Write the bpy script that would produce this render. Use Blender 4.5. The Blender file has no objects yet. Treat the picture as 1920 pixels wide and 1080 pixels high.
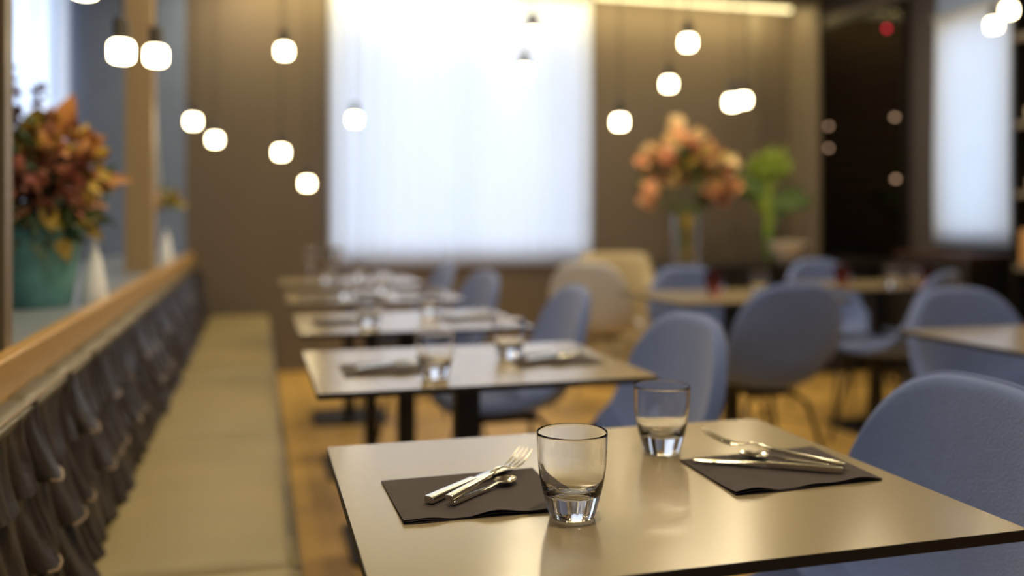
import bpy, math, random
from mathutils import Vector, Matrix
SC = bpy.context.scene
COL = SC.collection
PI = math.pi
R = math.radians

# ------------------------------------------------------------------ camera, world, exposure
TH = math.atan(480 / 1711)
cd = bpy.data.cameras.new('camera')
cam = bpy.data.objects.new('camera', cd)
COL.objects.link(cam)
cam.location = (0, 0, 1.11)
cam.rotation_euler = (PI / 2, 0, -TH)
cd.sensor_width = 36
cd.lens = 36 * 1711 / 1920
cd.shift_y = -134 / 1920
cd.clip_start = 0.05
cd.dof.use_dof = True
cd.dof.focus_distance = 1.085
cd.dof.aperture_fstop = 1.55
SC.camera = cam
SC.view_settings.view_transform = 'Standard'
SC.view_settings.look = 'None'
SC.view_settings.exposure = 0.0
SC.view_settings.gamma = 1

w = bpy.data.worlds.new('world')
SC.world = w
w.use_nodes = True
w.node_tree.nodes['Background'].inputs[0].default_value = (0.55, 0.68, 1.0, 1)
w.node_tree.nodes['Background'].inputs[1].default_value = 0.22


def area(name, loc, rot, sx, sy, power, col, spread=180):
    l = bpy.data.lights.new(name, 'AREA')
    l.shape = 'RECTANGLE'
    l.size, l.size_y = sx, sy
    l.energy = power
    l.color = col
    l.spread = R(spread)
    o = bpy.data.objects.new(name, l)
    COL.objects.link(o)
    o.location = loc
    o.rotation_euler = rot
    return o


YB = 6.72      # back wall
XR = 4.35      # right wall
CEIL = 2.86
DAY = (0.74, 0.84, 1.0)
WARM = (1.0, 0.82, 0.52)
# daylight outside the windows, real and added
area('daylight_main_window', (1.5, YB + 0.75, 1.62), (-PI / 2, 0, 0), 2.7, 3.0, 100, DAY)
area('daylight_alcove_window', (-1.75, YB + 0.6, 1.8), (-PI / 2, 0, 0), 1.4, 2.2, 90, DAY)
area('mirror_backlight', (XR + 0.45, 4.72, 1.5), (0, PI / 2, 0), 3.0, 1.6, 44, (0.58, 0.76, 1.0))  # backlights the curtain that stands in for a mirror reflection
area('front_window_fill', (1.4, -2.35, 1.6), (PI / 2, 0, 0), 3.4, 1.8, 7, DAY)  # soft fill through an unseen window added behind the camera
# warm strip in the cove over the back wall
area('cove_light', (2.0, YB - 0.22, CEIL - 0.04), (R(12), 0, 0), 4.4, 0.06, 34, (1.0, 0.80, 0.36))


# ------------------------------------------------------------------ materials
def mat(name, col, rough=0.5, metal=0.0, bump=0.0, bscale=60, var=0.0, vscale=6, sheen=0.0, coat=0.0, spec=0.5):
    m = bpy.data.materials.new(name)
    m.use_nodes = True
    nt = m.node_tree
    b = nt.nodes['Principled BSDF']
    b.inputs['Base Color'].default_value = (*col, 1)
    b.inputs['Roughness'].default_value = rough
    b.inputs['Metallic'].default_value = metal
    b.inputs['Specular IOR Level'].default_value = spec
    b.inputs['Sheen Weight'].default_value = sheen
    b.inputs['Coat Weight'].default_value = coat
    tc = nt.nodes.new('ShaderNodeTexCoord')
    if var > 0:
        n = nt.nodes.new('ShaderNodeTexNoise')
        n.inputs['Scale'].default_value = vscale
        n.inputs['Detail'].default_value = 4
        nt.links.new(tc.outputs['Object'], n.inputs['Vector'])
        r = nt.nodes.new('ShaderNodeMapRange')
        r.inputs[1].default_value = 0.3
        r.inputs[2].default_value = 0.7
        r.inputs[3].default_value = 1 - var
        r.inputs[4].default_value = 1 + var
        nt.links.new(n.outputs['Fac'], r.inputs[0])
        mx = nt.nodes.new('ShaderNodeVectorMath')
        mx.operation = 'SCALE'
        mx.inputs[0].default_value = col
        nt.links.new(r.outputs[0], mx.inputs['Scale'])
        nt.links.new(mx.outputs[0], b.inputs['Base Color'])
    if bump > 0:
        n2 = nt.nodes.new('ShaderNodeTexNoise')
        n2.inputs['Scale'].default_value = bscale
        n2.inputs['Detail'].default_value = 3
        nt.links.new(tc.outputs['Object'], n2.inputs['Vector'])
        bp = nt.nodes.new('ShaderNodeBump')
        bp.inputs['Strength'].default_value = bump
        bp.inputs['Distance'].default_value = 0.004
        nt.links.new(n2.outputs['Fac'], bp.inputs['Height'])
        nt.links.new(bp.outputs['Normal'], b.inputs['Normal'])
    return m


def emis(name, col, s):
    m = bpy.data.materials.new(name)
    m.use_nodes = True
    nt = m.node_tree
    nt.nodes.clear()
    e = nt.nodes.new('ShaderNodeEmission')
    e.inputs[0].default_value = (*col, 1)
    e.inputs[1].default_value = s
    o = nt.nodes.new('ShaderNodeOutputMaterial')
    nt.links.new(e.outputs[0], o.inputs[0])
    return m


def glassmat(name, col=(1, 1, 1), rough=0.0, ior=1.5):
    m = bpy.data.materials.new(name)
    m.use_nodes = True
    b = m.node_tree.nodes['Principled BSDF']
    b.inputs['Base Color'].default_value = (*col, 1)
    b.inputs['Roughness'].default_value = rough
    b.inputs['IOR'].default_value = ior
    b.inputs['Transmission Weight'].default_value = 1
    return m


def panemat(name, tint=(0.97, 0.99, 1.0), refl=0.08):
    m = bpy.data.materials.new(name)
    m.use_nodes = True
    nt = m.node_tree
    nt.nodes.clear()
    t = nt.nodes.new('ShaderNodeBsdfTransparent')
    t.inputs[0].default_value = (*tint, 1)
    g = nt.nodes.new('ShaderNodeBsdfGlossy')
    g.inputs['Roughness'].default_value = 0.03
    mx = nt.nodes.new('ShaderNodeMixShader')
    mx.inputs[0].default_value = refl
    o = nt.nodes.new('ShaderNodeOutputMaterial')
    nt.links.new(t.outputs[0], mx.inputs[1])
    nt.links.new(g.outputs[0], mx.inputs[2])
    nt.links.new(mx.outputs[0], o.inputs[0])
    return m


def curtainmat(name, col):
    m = bpy.data.materials.new(name)
    m.use_nodes = True
    nt = m.node_tree
    nt.nodes.clear()
    t = nt.nodes.new('ShaderNodeBsdfTranslucent')
    t.inputs[0].default_value = (*col, 1)
    d = nt.nodes.new('ShaderNodeBsdfDiffuse')
    d.inputs[0].default_value = (*col, 1)
    mx = nt.nodes.new('ShaderNodeMixShader')
    mx.inputs[0].default_value = 0.35
    o = nt.nodes.new('ShaderNodeOutputMaterial')
    nt.links.new(t.outputs[0], mx.inputs[1])
    nt.links.new(d.outputs[0], mx.inputs[2])
    nt.links.new(mx.outputs[0], o.inputs[0])
    return m


def woodfloor():
    m = bpy.data.materials.new('oak_floor')
    m.use_nodes = True
    nt = m.node_tree
    b = nt.nodes['Principled BSDF']
    tc = nt.nodes.new('ShaderNodeTexCoord')
    mp = nt.nodes.new('ShaderNodeMapping')
    mp.inputs['Rotation'].default_value = (0, 0, PI / 2)
    nt.links.new(tc.outputs['Object'], mp.inputs[0])
    br = nt.nodes.new('ShaderNodeTexBrick')
    br.inputs['Scale'].default_value = 1
    br.inputs['Brick Width'].default_value = 1.3
    br.inputs['Row Height'].default_value = 0.14
    br.inputs['Mortar Size'].default_value = 0.002
    br.inputs['Color1'].default_value = (0.74, 0.46, 0.13, 1)
    br.inputs['Color2'].default_value = (0.64, 0.39, 0.11, 1)
    br.inputs['Mortar'].default_value = (0.16, 0.09, 0.04, 1)
    nt.links.new(mp.outputs[0], br.inputs[0])
    n = nt.nodes.new('ShaderNodeTexNoise')
    mp2 = nt.nodes.new('ShaderNodeMapping')
    mp2.inputs['Scale'].default_value = (30, 2, 1)
    nt.links.new(tc.outputs['Object'], mp2.inputs[0])
    nt.links.new(mp2.outputs[0], n.inputs[0])
    mx = nt.nodes.new('ShaderNodeMixRGB')
    mx.blend_type = 'MULTIPLY'
    mx.inputs[0].default_value = 0.3
    nt.links.new(br.outputs[0], mx.inputs[1])
    nt.links.new(n.outputs['Fac'], mx.inputs[2])
    nt.links.new(mx.outputs[0], b.inputs['Base Color'])
    b.inputs['Roughness'].default_value = 0.35
    return m


def woodmat(name, c1, c2, rough=0.4, scale=(3, 40, 40)):
    m = bpy.data.materials.new(name)
    m.use_nodes = True
    nt = m.node_tree
    b = nt.nodes['Principled BSDF']
    tc = nt.nodes.new('ShaderNodeTexCoord')
    mp = nt.nodes.new('ShaderNodeMapping')
    mp.inputs['Scale'].default_value = scale
    nt.links.new(tc.outputs['Object'], mp.inputs[0])
    n = nt.nodes.new('ShaderNodeTexNoise')
    n.inputs['Detail'].default_value = 5
    nt.links.new(mp.outputs[0], n.inputs[0])
    cr = nt.nodes.new('ShaderNodeValToRGB')
    cr.color_ramp.elements[0].position = 0.3
    cr.color_ramp.elements[0].color = (*c1, 1)
    cr.color_ramp.elements[1].position = 0.7
    cr.color_ramp.elements[1].color = (*c2, 1)
    nt.links.new(n.outputs['Fac'], cr.inputs[0])
    nt.links.new(cr.outputs[0], b.inputs['Base Color'])
    b.inputs['Roughness'].default_value = rough
    return m


M = dict(
    floor=woodfloor(),
    ceiling=mat('ceiling_paint', (0.20, 0.17, 0.13), 0.9, bump=0.05),
    wall=mat('taupe_plaster', (0.155, 0.122, 0.098), 0.85, bump=0.15, bscale=40, var=0.06, vscale=1.2),
    wall_dark=mat('dark_brown_wall', (0.045, 0.036, 0.036), 0.7, bump=0.1, var=0.05),
    wall_blue=mat('blue_grey_wall', (0.20, 0.265, 0.44), 0.8, bump=0.1, var=0.05),
    trim=mat('taupe_trim', (0.16, 0.13, 0.105), 0.6, var=0.05),
    rail=woodmat('oak_rail', (0.42, 0.24, 0.075), (0.55, 0.33, 0.11), 0.35, (40, 2, 40)),
    post=woodmat('tan_post', (0.34, 0.24, 0.13), (0.42, 0.30, 0.17), 0.5, (30, 30, 2)),
    post_dark=woodmat('umber_post', (0.14, 0.10, 0.05), (0.19, 0.14, 0.07), 0.5, (30, 30, 2)),
    ledge=mat('grey_ledge', (0.22, 0.25, 0.30), 0.35, var=0.05),
    curtain=curtainmat('sheer_white', (0.82, 0.84, 0.88)),
    frame=mat('window_frame_paint', (0.35, 0.36, 0.38), 0.5, var=0.03),
    pane=panemat('window_pane'),
    cabpane=panemat('cabinet_glass', (0.55, 0.5, 0.48), 0.035),
    seat=mat('olive_leather', (0.27, 0.213, 0.10), 0.45, bump=0.25, bscale=220, var=0.06, vscale=5),
    leather=mat('brown_leather', (0.019, 0.0125, 0.0085), 0.38, bump=0.4, bscale=90, var=0.2, vscale=9, spec=0.35),
    leather_top=mat('olive_brown_leather', (0.085, 0.067, 0.036), 0.38, bump=0.4, bscale=110, var=0.1),
    piping=mat('piping_leather', (0.24, 0.165, 0.10), 0.3, bump=0.1),
    plinth=mat('bench_plinth', (0.035, 0.03, 0.028), 0.6, var=0.05),
    table=mat('taupe_laminate', (0.30, 0.24, 0.15), 0.20, bump=0.04, bscale=500, var=0.02, vscale=3, spec=0.6),
    edge=mat('black_core_edge', (0.018, 0.012, 0.011), 0.5),
    black=mat('black_steel', (0.014, 0.012, 0.012), 0.4, bump=0.05),
    blue=mat('blue_wool', (0.135, 0.195, 0.46), 0.85, bump=0.5, bscale=380, var=0.05, vscale=30, sheen=0.35),
    taupe=mat('taupe_wool', (0.50, 0.50, 0.56), 0.85, bump=0.4, bscale=380, var=0.05, sheen=0.2),
    cream=mat('cream_wool', (0.38, 0.31, 0.19), 0.85, bump=0.4, bscale=300, var=0.05, sheen=0.2),
    leg=mat('dark_metal_leg', (0.05, 0.045, 0.045), 0.35, metal=0.7),
    napkin=mat('plum_grey_napkin', (0.050, 0.036, 0.038), 0.85, bump=0.35, bscale=500, var=0.08, vscale=25),
    steel=mat('stainless_steel', (0.80, 0.76, 0.64), 0.18, metal=1.0),
    glass=glassmat('clear_glass'),
    redglass=glassmat('dark_red_glass', (0.45, 0.10, 0.10)),
    greenglass=glassmat('pale_green_glass', (0.80, 0.92, 0.70)),
    teal=mat('teal_glaze', (0.11, 0.31, 0.31), 0.22, bump=0.1, bscale=12, var=0.25, vscale=9, coat=0.4),
    white=mat('white_ceramic', (0.80, 0.83, 0.90), 0.3, var=0.03),
    bowl=mat('cream_bowl', (0.62, 0.54, 0.45), 0.35, var=0.04),
    globe=emis('lamp_glow', (1.0, 0.82, 0.50), 22),
    socket=mat('lamp_socket', (0.035, 0.028, 0.022), 0.4, bump=0.05),
    cord=mat('lamp_cord', (0.02, 0.02, 0.02), 0.7),
    led=emis('led_glow', (1.0, 0.82, 0.40), 3.0),
    redled=emis('red_glow', (0.9, 0.02, 0.05), 3.0),
    reflglow=emis('amber_lamp_reflection', (1.0, 0.62, 0.38), 1.6),  # glow standing in for lamp reflections in the cabinet glass
    cabinet=mat('black_brown_cabinet', (0.010, 0.007, 0.006), 0.5, var=0.1),
    shelfwood=woodmat('brown_shelf', (0.03, 0.011, 0.005), (0.06, 0.022, 0.008), 0.5),
    amber=mat('amber_box', (0.55, 0.30, 0.12), 0.5, var=0.1),
    bottle=mat('dark_bottle', (0.012, 0.02, 0.012), 0.12, coat=0.3),
    sprig=mat('purple_sprig', (0.13, 0.07, 0.11), 0.7),
    stem=mat('green_stem', (0.10, 0.17, 0.03), 0.6),
    stemwood=mat('brown_twig', (0.08, 0.045, 0.03), 0.7),
)
M['table'].node_tree.nodes['Principled BSDF'].inputs['IOR'].default_value = 1.7
LEAF = dict(
    red=mat('red_leaf', (0.40, 0.13, 0.10), 0.5, var=0.25, vscale=30),
    orange=mat('orange_leaf', (0.40, 0.16, 0.035), 0.5, var=0.25, vscale=30),
    rust=mat('rust_leaf', (0.38, 0.15, 0.09), 0.5, var=0.25, vscale=30),
    yellow=mat('yellow_leaf', (0.50, 0.34, 0.06), 0.5, var=0.2, vscale=30),
    green=mat('green_leaf', (0.11, 0.17, 0.04), 0.5, var=0.25, vscale=30),
    dark=mat('dark_green_leaf', (0.035, 0.075, 0.035), 0.5, var=0.25, vscale=30),
    sage=mat('sage_leaf', (0.16, 0.25, 0.17), 0.6, var=0.2, vscale=30),
    lime=mat('lime_leaf', (0.27, 0.36, 0.045), 0.5, var=0.2, vscale=30),
    peach=mat('peach_petal', (0.90, 0.52, 0.30), 0.6, var=0.12, vscale=30),
    cream=mat('cream_petal', (0.92, 0.72, 0.42), 0.6, var=0.12, vscale=30),
    pink=mat('salmon_petal', (0.75, 0.34, 0.22), 0.6, var=0.12, vscale=30),
    wine=mat('wine_petal', (0.10, 0.02, 0.02), 0.6, var=0.12, vscale=30),
)


# ------------------------------------------------------------------ mesh helpers
class MB:
    def __init__(s):
        s.v, s.f, s.m = [], [], []

    def add(s, vs, fs, mi=0):
        o = len(s.v)
        s.v += [tuple(p) for p in vs]
        s.f += [tuple(i + o for i in f) for f in fs]
        s.m += [mi] * len(fs)
        return s

    def box(s, a, b, mi=0):
        (x0, y0, z0), (x1, y1, z1) = a, b
        vs = [(x0, y0, z0), (x1, y0, z0), (x1, y1, z0), (x0, y1, z0), (x0, y0, z1), (x1, y0, z1), (x1, y1, z1), (x0, y1, z1)]
        return s.add(vs, [(0, 3, 2, 1), (4, 5, 6, 7), (0, 1, 5, 4), (1, 2, 6, 5), (2, 3, 7, 6), (3, 0, 4, 7)], mi)

    def grid(s, P, mi=0, closed=False):
        n, m = len(P), len(P[0])
        vs = [p for r in P for p in r]
        fs = []
        for i in range(n - 1):
            for j in range(m if closed else m - 1):
                k = (j + 1) % m
                fs.append((i * m + j, i * m + k, (i + 1) * m + k, (i + 1) * m + j))
        return s.add(vs, fs, mi)

    def loft(s, rings, mi=0, cap=True):
        s.grid(rings, mi, True)
        if cap:
            o = len(s.v) - len(rings) * len(rings[0])
            m = len(rings[0])
            s.f.append(tuple(o + i for i in reversed(range(m))))
            s.f.append(tuple(len(s.v) - m + i for i in range(m)))
            s.m += [mi, mi]
        return s

    def tube(s, pts, r, n=10, mi=0, cap=True):
        pts = [Vector(p) for p in pts]
        rs = r if isinstance(r, (list, tuple)) else [r] * len(pts)
        rings = []
        up = None
        for i, p in enumerate(pts):
            t = (pts[min(i + 1, len(pts) - 1)] - pts[max(i - 1, 0)]).normalized()
            if up is None:
                up = Vector((0, 0, 1)) if abs(t.z) < 0.9 else Vector((1, 0, 0))
            a = t.cross(up).normalized()
            b = a.cross(t).normalized()
            up = b
            rings.append([p + (a * math.cos(q) + b * math.sin(q)) * rs[i] for q in [2 * PI * k / n for k in range(n)]])
        return s.loft(rings, mi, cap)

    def lathe(s, prof, n=32, c=(0, 0, 0), mi=0, cap=True):
        rings = [[(c[0] + r * math.cos(2 * PI * k / n), c[1] + r * math.sin(2 * PI * k / n), c[2] + z) for k in range(n)] for r, z in prof]
        return s.loft(rings, mi, cap)

    def rrect(s, x0, x1, y0, y1, z0, z1, r, mi=0, side=None, n=5, bev=0.0):
        def ring(z, ins):
            o = []
            for cx, cy, a0 in ((x1 - r, y1 - r, 0), (x0 + r, y1 - r, PI / 2), (x0 + r, y0 + r, PI), (x1 - r, y0 + r, 1.5 * PI)):
                for k in range(n + 1):
                    a = a0 + PI / 2 * k / n
                    o.append((cx + (r - ins) * math.cos(a), cy + (r - ins) * math.sin(a), z))
            return o
        rings = [ring(z0, bev), ring(z0 + bev, 0), ring(z1 - bev, 0), ring(z1, bev)] if bev else [ring(z0, 0), ring(z1, 0)]
        nf = len(s.f)
        s.loft(rings, mi)
        if side is not None:
            for i in range(nf, len(s.f) - 1):
                s.m[i] = side
        return s

    def build(s, name, m, parent=None, smooth=True, angle=40, loc=None, mods=()):
        me = bpy.data.meshes.new(name)
        me.from_pydata(s.v, [], s.f)
        for x in (m if isinstance(m, (list, tuple)) else [m]):
            me.materials.append(x)
        me.polygons.foreach_set('material_index', s.m)
        me.update()
        if smooth:
            me.shade_smooth()
            me.set_sharp_from_angle(angle=R(angle))
        o = bpy.data.objects.new(name, me)
        COL.objects.link(o)
        if parent:
            o.parent = parent
        if loc:
            o.location = loc
        for k, kw in mods:
            md = o.modifiers.new(k.lower(), k)
            for a, b in kw.items():
                setattr(md, a, b)
        return o


def tag(o, label, cat, group=None, kind=None):
    o['label'] = label
    o['category'] = cat
    if group:
        o['group'] = group
    if kind:
        o['kind'] = kind
    return o


def struct(o):
    o['kind'] = 'structure'
    return o


def thing(name, label, cat, loc=(0, 0, 0), rz=0, group=None):
    o = bpy.data.objects.new(name, None)
    o.empty_display_size = 0.05
    COL.objects.link(o)
    o.location = loc
    o.rotation_euler = (0, 0, rz)
    return tag(o, label, cat, group)


def dup(root, label, loc, rz=0, group=None):
    c = root.copy()
    COL.objects.link(c)
    c.location = loc
    c.rotation_euler = (0, 0, rz)
    c['label'] = label
    if group:
        c['group'] = group
    for ch in root.children:
        d = ch.copy()
        COL.objects.link(d)
        d.parent = c
        for g in ch.children:
            e = g.copy()
            COL.objects.link(e)
            e.parent = d
    return c


def sbox(name, a, b, m):
    return struct(MB().box(a, b).build(name, m, smooth=False))


# ------------------------------------------------------------------ the room
XL = -2.7
YF = -2.2
sbox('floor', (XL, YF, -0.05), (XR, YB, 0), M['floor'])
sbox('ceiling', (XL, YF, CEIL), (XR, YB, CEIL + 0.05), M['ceiling'])


def wall_with_hole(name, axis, pos, th, lo, hi, holes, m, z1=CEIL):
    """wall perpendicular to axis; holes = (lo, hi, z0, z1)"""
    mb = MB()

    def b(a0, a1, z0, zz):
        if a1 - a0 < 1e-4 or zz - z0 < 1e-4:
            return
        if axis == 'y':
            mb.box((a0, pos, z0), (a1, pos + th, zz))
        else:
            mb.box((pos, a0, z0), (pos + th, a1, zz))
    cur = lo
    for h0, h1, hz0, hz1 in sorted(holes):
        b(cur, h0, 0, z1)
        b(h0, h1, 0, hz0)
        b(h0, h1, hz1, z1)
        cur = h1
    b(cur, hi, 0, z1)
    return struct(mb.build(name, m, smooth=False))


wall_with_hole('wall_back', 'y', YB, 0.15, -0.47, XR + 0.1, [(0.50, 2.50, 0.76, 2.78)], M['wall'])
wall_with_hole('wall_alcove_back', 'y', YB, 0.15, XL - 0.1, -0.47, [(-2.4, -1.25, 0.95, 2.78)], M['wall_blue'])
wall_with_hole('wall_alcove_side', 'x', XL - 0.12, 0.12, YF, YB, [], M['wall_blue'])
wall_with_hole('wall_right', 'x', XR, 0.12, YF, YB, [(4.41, 5.03, 0.93, 2.38)], M['wall_dark'])
wall_with_hole('wall_front', 'y', YF - 0.12, 0.12, XL - 0.1, XR + 0.1, [(-0.3, 3.1, 0.7, 2.5)], M['wall'])

# low wall under the alcove ledge, ledge, oak rail and posts
sbox('wall_left', (-0.95, YF, 0), (-0.45, YB, 0.815), M['wall_dark'])
sbox('trim_1', (-0.95, YF, 0.815), (-0.452, YB, 0.848), M['ledge'])
struct(MB().rrect(-0.452, -0.416, YF, YB - 0.01, 0.787, 0.863, 0.004, bev=0.003).build('trim_2', M['rail'], smooth=False))
sbox('trim_3', (-0.515, 1.90, 0.848), (-0.453, 1.96, CEIL), M['post_dark'])
sbox('trim_4', (-0.585, 4.55, 0.848), (-0.462, 4.67, CEIL), M['post'])
# pier between the back wall and the right wall, door-cabinet surround
sbox('column', (XR - 0.06, YB - 0.42, 0), (XR, YB, CEIL), M['trim'])
sbox('trim_5', (XR - 0.03, 5.32, 2.62), (XR, 6.25, 2.68), M['trim'])
sbox('trim_6', (3.9, YB - 0.02, 0), (4.02, YB, CEIL), M['trim'])
# cove box and its light strip
sbox('trim_7', (-0.45, YB - 0.40, CEIL - 0.03), (4.25, YB - 0.36, CEIL), M['ceiling'])
o = MB().box((2.55, YB - 0.05, CEIL - 0.045), (4.28, YB - 0.02, CEIL - 0.02)).build('light_strip', M['led'], smooth=False)
tag(o, 'glowing warm light strip along the top of the back wall, beside the tall curtain', 'light')
# blue-grey panel, coloured as the mirror reflection above the side curtain
sbox('reflection_panel', (XR - 0.015, 4.39, 2.40), (XR, 5.05, CEIL), M['wall_blue'])


def window(name, axis, pos, a0, a1, z0, z1, th=0.05):
    mb = MB()
    t = 0.05

    def b(p0, p1, q0, q1):
        if axis == 'y':
            mb.box((p0, pos, q0), (p1, pos + th, q1))
        else:
            mb.box((pos, p0, q0), (pos + th, p1, q1))
    b(a0, a0 + t, z0, z1)
    b(a1 - t, a1, z0, z1)
    b(a0 + t, a1 - t, z0, z0 + t)
    b(a0 + t, a1 - t, z1 - t, z1)
    fr = struct(mb.build(name, M['frame'], smooth=False))
    g = MB()
    if axis == 'y':
        g.box((a0 + t, pos + 0.02, z0 + t), (a1 - t, pos + 0.026, z1 - t))
    else:
        g.box((pos + 0.02, a0 + t, z0 + t), (pos + 0.026, a1 - t, z1 - t))
    g.build('pane', M['pane'], fr, smooth=False)
    return fr


window('window_1', 'y', YB + 0.06, 0.50, 2.50, 0.76, 2.78)
window('window_2', 'y', YB + 0.06, -2.4, -1.25, 0.95, 2.78)
window('mirror_window', 'x', XR + 0.05, 4.41, 5.03, 0.93, 2.38)  # made-up window, in place of a mirror reflecting the curtained wall
window('fill_window', 'y', YF - 0.09, -0.3, 3.1, 0.7, 2.5)  # unseen window, added behind the camera to let the fill in


def curtain(name, label, axis, pos, a0, a1, z0, z1, pitch=0.11, amp=0.022, seed=1):
    rnd = random.Random(seed)
    n = int((a1 - a0) / pitch * 10)
    ph = [rnd.uniform(-0.8, 0.8) for _ in range(60)]
    rows = []
    for z in [z0 + (z1 - z0) * k / 12 for k in range(13)]:
        r = []
        for i in range(n + 1):
            a = a0 + (a1 - a0) * i / n
            q = (a - a0) / pitch
            k = int(q)
            f = q - k
            p = ph[k % 60] * (1 - f) + ph[(k + 1) % 60] * f
            d = amp * math.sin(2 * PI * q + p) * (0.7 + 0.3 * math.sin(q * 0.9)) + 0.006 * math.sin(z * 3 + q)
            r.append((a, pos + d, z) if axis == 'y' else (pos + d, a, z))
        rows.append(r)
    root = thing(name, label, 'curtain', ((a0 + a1) / 2, pos, z0) if axis == 'y' else (pos, (a0 + a1) / 2, z0))
    inv = Vector(root.location)
    rows = [[tuple(Vector(p) - inv) for p in r] for r in rows]
    MB().grid(rows).build('sheer_fabric', M['curtain'], root, mods=[('SOLIDIFY', dict(thickness=0.0012))])
    # track
    mb = MB()
    if axis == 'y':
        mb.box((a0 - inv.x, -0.012, z1 - inv.z), (a1 - inv.x, 0.012, z1 - inv.z + 0.02))
    else:
        mb.box((-0.012, a0 - inv.y, z1 - inv.z), (0.012, a1 - inv.y, z1 - inv.z + 0.02))
    mb.build('curtain_track', M['frame'], root, smooth=False)
    return root


curtain('sheer_curtain', 'wide sheer white curtain over the tall window in the back wall', 'y', YB - 0.06, 0.505, 2.52, 0.74, 2.83, seed=3)
curtain('sheer_curtain', 'sheer white curtain behind the flowers in the teal pot', 'y', YB - 0.06, -2.45, -1.20, 0.90, 2.83, seed=5)
curtain('sheer_curtain', 'narrow sheer curtain standing in for a mirror reflection on the dark side wall', 'x', XR - 0.05, 4.40, 5.04, 0.93, 2.40, pitch=0.09, amp=0.014, seed=7)
# the wedge of drape seen past the tan post
rows = []
for k in range(9):
    t = k / 8
    z = 1.22 + 0.85 * t
    wd = 0.10 * (1 - t) + 0.03 * t
    rows.append([(-0.72 + wd * (i / 12) , 0.008 * math.sin(i * 1.6), z) for i in range(13)])
o = MB().grid(rows).build('drape', M['curtain'], loc=(0, YB - 0.03, 0), mods=[('SOLIDIFY', dict(thickness=0.0015))])
tag(o, 'narrow white drape hanging between the tan post and the back wall', 'curtain')

# ------------------------------------------------------------------ bench
BY0, BY1 = -0.2, YB - 0.12
bench = thing('banquette', 'long built-in bench with pleated dark brown leather back', 'bench', (0, 0, 0))
MB().box((-0.415, BY0, 0.10), (0.045, BY1, 0.335)).box((-0.415, BY0, 0), (0.0, BY1, 0.10)).build('base', M['plinth'], bench, smooth=False)


def smooth01(x):
    x = max(0, min(1, x))
    return x * x * (3 - 2 * x)


rnd = random.Random(11)
PITCH, NR, RH = 0.124, 3, 0.118
NC = int((BY1 - BY0) / PITCH)
amps = [[rnd.choice([rnd.uniform(0.25, 0.5), rnd.uniform(0.75, 1.1)]) for _ in range(NC)] for _ in range(NR)]
sk = [[rnd.uniform(-1, 1) for _ in range(NC)] for _ in range(NR)]
phs = [[rnd.uniform(0, 6.28) for _ in range(NC)] for _ in range(NR)]
SU = 18


def base_x(t):  # t metres down the back from its top
    return -0.378 + 0.055 * (t / 0.354)


def tb(r, c, u):  # bottom edge of row r
    if r < 0:
        return 0.0
    return (r + 1) * RH + 0.010 * math.sin(PI * u) - 0.004 + 0.020 * sk[r][c] * (u - 0.5) * math.sin(PI * u) + 0.010 * (amps[r][c] - 0.6) * math.sin(PI * u)


ucr = [[rnd.uniform(0.28, 0.72) for _ in range(NC)] for _ in range(NR)]
hard = [[rnd.uniform(0.3, 1.0) for _ in range(NC)] for _ in range(NR)]


def hcell(r, c, u, v):
    val = math.sin(PI * min(1, max(0, u + 0.10 * sk[r][c] * math.sin(PI * v) * math.sin(PI * u)))) ** 0.5
    a = amps[r][c]
    h = (0.003 + (0.006 + 0.030 * a) * (v ** 1.6)) * val
    h += 0.0035 * math.sin(2 * PI * (1.7 * u + 0.5 * sk[r][c] * v) + phs[r][c]) * math.sin(PI * u) * (0.35 + 0.65 * math.sin(PI * min(1, v * 1.1)))
    h += 0.0012 * math.sin(9 * v + 9 * u + phs[r][c])* math.sin(PI * u)
    q = (u - ucr[r][c] - 0.22 * sk[r][c] * (v - 0.5)) / 0.075
    h -= 0.011 * hard[r][c] * math.exp(-q * q) * (1 - 0.75 * v) * math.sin(PI * u)
    if r == 0:
        h += 0.010 * (1 - v) ** 2
    return h


cols = []
for c in range(NC):
    for iu in range(SU):
        u = iu / SU
        y = BY0 + (c + u) * PITCH + 0.018 * math.sin((c + u) * 2.3)
        colp = []
        for r in range(NR):
            t0, t1 = tb(r - 1, c, u), tb(r, c, u)
            for iv in range(13):
                v = iv / 12
                t = t0 + (t1 - t0) * v
                colp.append((base_x(t) + hcell(r, c, u, v), y, 0.792 - t))
            # tucked return under the flap
            colp.append((base_x(t1) + hcell(r, c, u, 1) * 0.25, y, 0.792 - t1 - 0.002))
        cols.append(colp)
MB().grid(cols).build('backrest', M['leather'], bench, angle=70)
for r in range(NR - 1):
    for c in range(NC):
        if BY0 + c * PITCH > 5.5 or amps[r][c] < 0.6:
            continue
        pts = []
        for k in range(1, 10):
            u = 0.08 + 0.84 * k / 10
            pts.append((base_x(tb(r, c, u)) + hcell(r, c, u, 1) + 0.0005, BY0 + (c + u) * PITCH + 0.018 * math.sin((c + u) * 2.3), 0.792 - tb(r, c, u)))
        MB().tube(pts, 0.0024, 6).build('welt', M['piping'], bench)
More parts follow.
